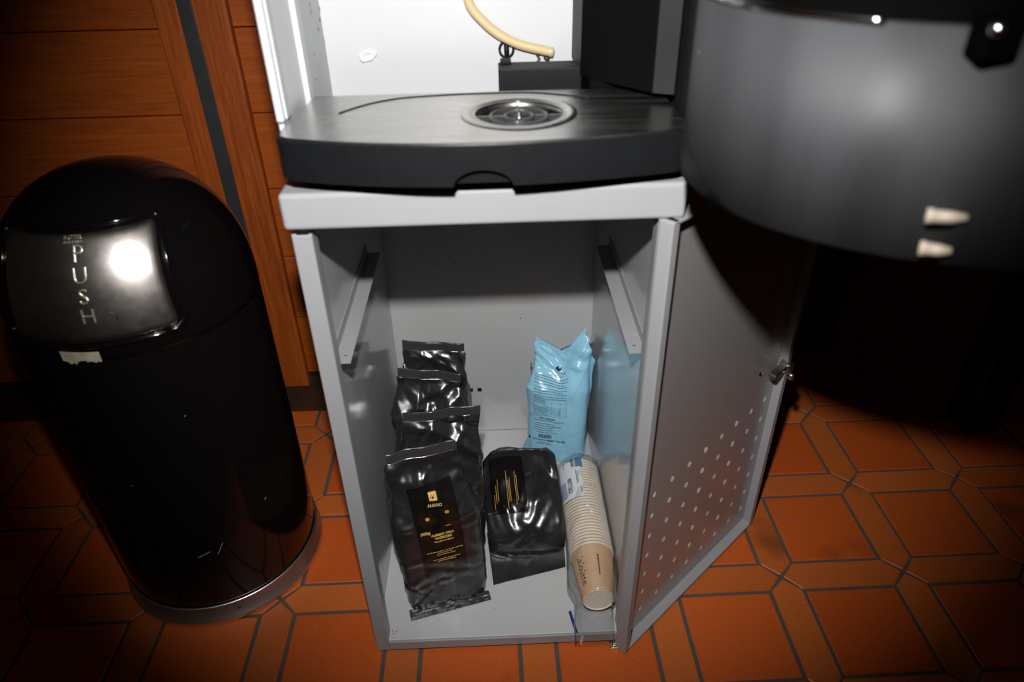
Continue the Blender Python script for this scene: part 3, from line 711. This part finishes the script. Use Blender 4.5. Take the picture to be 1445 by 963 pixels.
for i in range(nu):
    for k in range(npf): f.append((i * npf + k, i * npf + (k + 1) % npf, (i + 1) * npf + (k + 1) % npf, (i + 1) * npf + k))
f += [tuple(range(npf)), tuple(range(nu * npf, (nu + 1) * npf))]
link('pouch', mesh('pouch', v, f, True), Bt, M['film'])
v, f = [], []
for j in range(13):
    for i in range(31):
        x = -.064 + .128 * i / 30; q = j / 12
        v.append((x * (1 - .06 * q), .055 - .072 * q + .010 * (x / .06) * q, max(.0006, .030 * (1 - q) ** 1.2 + .0015 * noise.noise(Vector((x * 40, q * 3, 1))) + .0008)))
for j in range(12):
    for i in range(30): q = j * 31 + i; f.append((q, q + 1, q + 32, q + 31))
link('bottom_flap', mesh('bottom_flap', v, f, True), Bt, M['film'])
# label on the sloping top: profile index 20..42
def labB(p): q, n_ = onB(p.x, p.y); return q + n_ * .0012
lb = mapped('label', rect_geo(-.052, .004, 24, 38, 20, 14), lambda p: onB(p.x, p.y)[0] + onB(p.x, p.y)[1] * .0007, M['label'], Bt, True)
gs = []
for x, a, b in ((-.047, 25.5, 29.5), (-.044, 27, 31.5), (-.041, 27.5, 32.5), (-.026, 25, 34), (-.0235, 27, 32), (-.021, 27, 32.5), (-.012, 26, 33.8), (-.0095, 27, 33)):
    gs.append(rect_geo(x - .0003, x + .0003, a, b, 1, 12))
for g in gs: mapped('gold_text_line', g, labB, M['gold'], lb)
# ------------------------------------------------------------------ blue bag
def btop(x): return -.020 + .014 * (x / .046) + .030 * (x / .046) ** 2 - .016 * math.exp(-((x - .008) / .014) ** 2)
bb_ = Bag(.110, .066, .262, 91, folds=30, seal=.010, top_w=.80, lean=.012, skew=.002, topfn=btop, amp=1.25, n=3.2); bb_.flat = (-.040, .050, .03, .195)
bl = thing('milk_powder_bag', 'light blue powder bag with black print leaning in the back corner', 'powder bag', (.3045, .4060, ZF), math.radians(-13))
bb_.build(bl, M['blue'], M['blue'])
def onBl(p): return bb_.pt(p.x, p.y, .0012 + p.z)
r = random.Random(8); gs = []
z = .196
for k in range(9):
    x1 = .020 - (.008 * r.random() if k % 3 == 2 else 0); gs.append(bars_geo(-.041, x1, z, .0012, r)); z -= .0050 if k not in (3, 6) else .0068
# nutrition table
def line(x0, x1, z0_, z1_): return rect_geo(x0, x1, z0_, z1_, 14, 1) if x1 - x0 > z1_ - z0_ else rect_geo(x0, x1, z0_, z1_, 1, 14)
for k, zz in enumerate((.150, .144, .132, .1265, .121, .1155, .110)):
    gs.append(line(-.041, .021, zz - .00015, zz + .00015))
    if k < 6: gs.append(bars_geo(-.040, r.uniform(-.025, -.012), zz - .0029, .0011, r)); gs.append(shift(text_geo(['', '7g', '7g', '0g', '1,0', '1,2'][k], .0038), .008, zz - .0029)) if k else None
gs.append(line(-.0415, -.0412, .110, .150)); gs.append(line(-.007, -.0067, .110, .150)); gs.append(line(.0207, .021, .110, .150))
gs = [q for q in gs if q]
for x0, x1, z in ((-.040, .016, .0985), (-.036, -.002, .0915), (-.040, .012, .0865), (-.040, -.006, .0815), (-.040, -.004, .0765), (-.034, .004, .0710)): gs.append(bars_geo(x0, x1, z, .0012, r))
gs.append(shift(text_geo('Mind. haltbar bis:', .0042, bold=.0002), -.014, .1045))
x = -.030
while x < -.006: b = r.choice((.0005, .0008, .0013)); gs.append(rect_geo(x, x + b, .0575, .0665)); x += b + r.choice((.0005, .0008))
gs.append(shift(text_geo('GmbH & Co. KG', .0048, bold=.0003), .003, .0520)); gs.append(bars_geo(-.041, -.014, .0525, .0019, r))
gs.append(bars_geo(-.030, -.008, .0465, .0012, r)); gs.append(bars_geo(-.034, -.004, .0428, .0012, r))
gs.append(shift(text_geo('DIOLE', .0072), .004, .2100)); gs.append(shift(text_geo('MON', .0060), .002, .2030)); gs.append(([Vector((x_, z_, 0)) for x_, z_ in ((-.006, .2185), (-.001, .2225), (.002, .219), (.007, .2225), (.004, .2160), (0, .2145))], [(0, 1, 2, 3, 4, 5)]))
gs.append(rect_geo(-.0505, -.0470, .047, .054, 2, 2)); gs.append(rect_geo(-.0530, -.0510, .186, .198, 2, 3))
mapped('black_lettering', join_geo(gs), onBl, M['bprint'], bl)
# gusset ear at the bottom left
v, f = [], []
for j in range(7):
    for i in range(9):
        q, w_ = j / 6, i / 8; v.append((-.050 - .016 * (1 - q) * math.sin(PI / 2 * w_), -.022 + .030 * (w_ - .3) * (1 - q), .004 + .050 * q))
for j in range(6):
    for i in range(8): q = j * 9 + i; f.append((q, q + 1, q + 10, q + 9))
link('gusset_ear', mesh('gusset_ear', v, f, True), bl, M['blue'])
# ------------------------------------------------------------------ paper cups in a clear sleeve
CB = Vector((.3352, .030, ZF + .0364)); CD = Vector((0, 1, .002)).normalized()   # bottom of first cup, axis to the back
rot = CD.to_track_quat('Z', 'Y').to_euler()
cv = [(0.0001, .0014), (.0212, .0014), (.0225, 0), (.0238, .0005), (.0335, .0815), (.0350, .0820), (.0357, .0835), (.0350, .0850), (.0337, .0848), (.03305, .0810), (.0238, .0040), (0, .0036)]
def cup_mesh(n=40):
    v, f = [], []
    for r_, z in cv:
        for k in range(n): a = 2 * PI * k / n; v.append((r_ * math.cos(a), r_ * math.sin(a), z))
    for i in range(len(cv) - 1):
        for k in range(n): f.append((i * n + k, i * n + (k + 1) % n, (i + 1) * n + (k + 1) % n, (i + 1) * n + k))
    me = mesh('paper_cup', v, f, True)
    for p in me.polygons[:2 * n]: p.use_smooth = False
    return me
cme = cup_mesh(); cme.materials.append(M['cupw']); cme.materials.append(M['kraft'])
for p in cme.polygons:
    rr = math.hypot(p.center.x, p.center.y)
    if .001 < p.center.z < .0805 and rr > .0236 - 0 and rr > .0238 + (p.center.z / .081) * .0094: p.material_index = 1
NC = 30
for k in range(NC):
    lb = 'kraft brown paper cup at the front end of the stack, base and print showing' if k == 0 else 'paper cup nested in the lying stack, only its white rim and a kraft band showing'
    o = link('paper_cup', cme); o.location = CB + CD * (.0064 * k); o.rotation_euler = rot
    tag(o, lb, 'paper cup', 'paper cups in the clear sleeve')
    if k == 0:
        def onC(p, o=o):  # x: angle*radius, y: height along cup
            t = p.y / .0815; rr = .0238 + (.0335 - .0238) * t + .0004; a = p.x / .029
            return Vector((rr * math.cos(a), rr * math.sin(a), p.y))
        # find local angle that faces up
        q = o.rotation_euler.to_matrix().inverted(); up = q @ Vector((-.25, -.3, 1)); ua = math.atan2(up.y, up.x)
        sgn = 1
        gs = []
        g = shift(text_geo('lalolate', .0170, shear=.1), 0, 0); gs.append(([Vector((ua * .029 + p.y - .016, .040 - p.x, 0)) for p in g[0]], g[1]))
        g = shift(bars_geo(-.018, .018, 0, .0022, random.Random(6)), 0, 0); gs.append(([Vector((ua * .029 + p.y + .012, .044 - p.x, 0)) for p in g[0]], g[1]))
        for g in gs: mapped('cup_print', g, onC, M['brownp'], o)
# sleeve
sl = thing('cup_sleeve', 'crumpled clear plastic sleeve around the stack of paper cups', 'plastic sleeve', (CB.x, CB.y, ZF))
Rm = rot.to_matrix()
nn_, ns = 60, 90; v, f = [], []
L0, L1 = -.050, .305
for j in range(ns + 1):
    t = L0 + (L1 - L0) * j / ns
    rad = .0372 if t > .07 else .0262 + (.0372 - .0262) * max(0, t + .005) / .075 if t > -.005 else .0262
    fl_ = max(0, (-.0 - t) / .05) if t < 0 else 0
    if t > .275: rad = .0372 * (1 - .75 * ((t - .275) / .03) ** 1.3)
    for k in range(nn_):
        a = 2 * PI * k / nn_; x, y = math.cos(a), math.sin(a)
        wob = 1 + .16 * abs(pl_noise(a * 2.2 + 3, t * 40 + a, 7)) + .06 * abs(pl_noise(a * 5, t * 70 - a, 8))
        # slack on the aisle side
        p = Vector((rad * x * wob, 0, rad * y * wob + .0366))
        if x < 0: p.x -= .012 * (-x) * max(0, 1 - abs(t - .02) / .065); 
        p.z = p.z * (1 - fl_ * .93) + .0015
        if fl_: p.x = p.x * (1 + .15 * fl_) - .010 * fl_
        p.x = min(p.x, .0367 if t > 0 else .0190)
        if p.x < -.0395 and t > .08: p.x = -.0395
        p.z = max(.0003, p.z)
        c = Vector((CD.x * t, CD.y * t, 0)); v.append(c + p)
for j in range(ns):
    for k in range(nn_): f.append((j * nn_ + k, j * nn_ + (k + 1) % nn_, (j + 1) * nn_ + (k + 1) % nn_, (j + 1) * nn_ + k))
link('film_tube', mesh('film_tube', v, f, True), sl, M['clear'])
link('navy_strip', mesh('navy_strip', [(-.0440, .006, .004), (-.0400, .007, .006), (-.0330, -.0290, .0016), (-.0375, -.0290, .0014)], [(0, 1, 2, 3)]), sl, M['navy'])
def onS(p):   # x: angle from up, y: distance along the sleeve
    a = PI / 2 + .25 - p.x / .0385; t = p.y; c = Vector((CD.x * t, CD.y * t, .0355 + .0015)); R = .0412 + p.z
    return c + Vector((R * math.cos(a), 0, R * math.sin(a)))
lab = mapped('sleeve_label', rect_geo(-.032, .008, .175, .262, 16, 8), onS, M['lblw'], sl, True)
gs = [rect_geo(.0005, .012, .246, .270, 4, 4)]
for k in range(9): gs.append(rect_geo(-.0325, -.0200, .182 + k * .0042, .1845 + k * .0042, 4, 1))
mapped('sleeve_blue_print', join_geo(gs), lambda p: onS(Vector((p.x, p.y, .0004))), M['lblb'], lab)
gs = []
for txt, sz, x, y in (('80712O', .0105, -.013, .205), ('MAN', .0085, -.0045, .258)):
    g = text_geo(txt, sz, bold=.0002); gs.append(([Vector((x + q.y, y - q.x, .0005)) for q in g[0]], g[1]))
for x, a, b in ((-.020, .250, .266), (.000, .205, .240), (.0022, .21, .236), (.0055, .182, .196)): gs.append(rect_geo(x - .0005, x + .0005, a, b, 1, 4))
mapped('sleeve_print', join_geo(gs), lambda p: onS(Vector((p.x, p.y, .0006))), M['bprint'], lab)
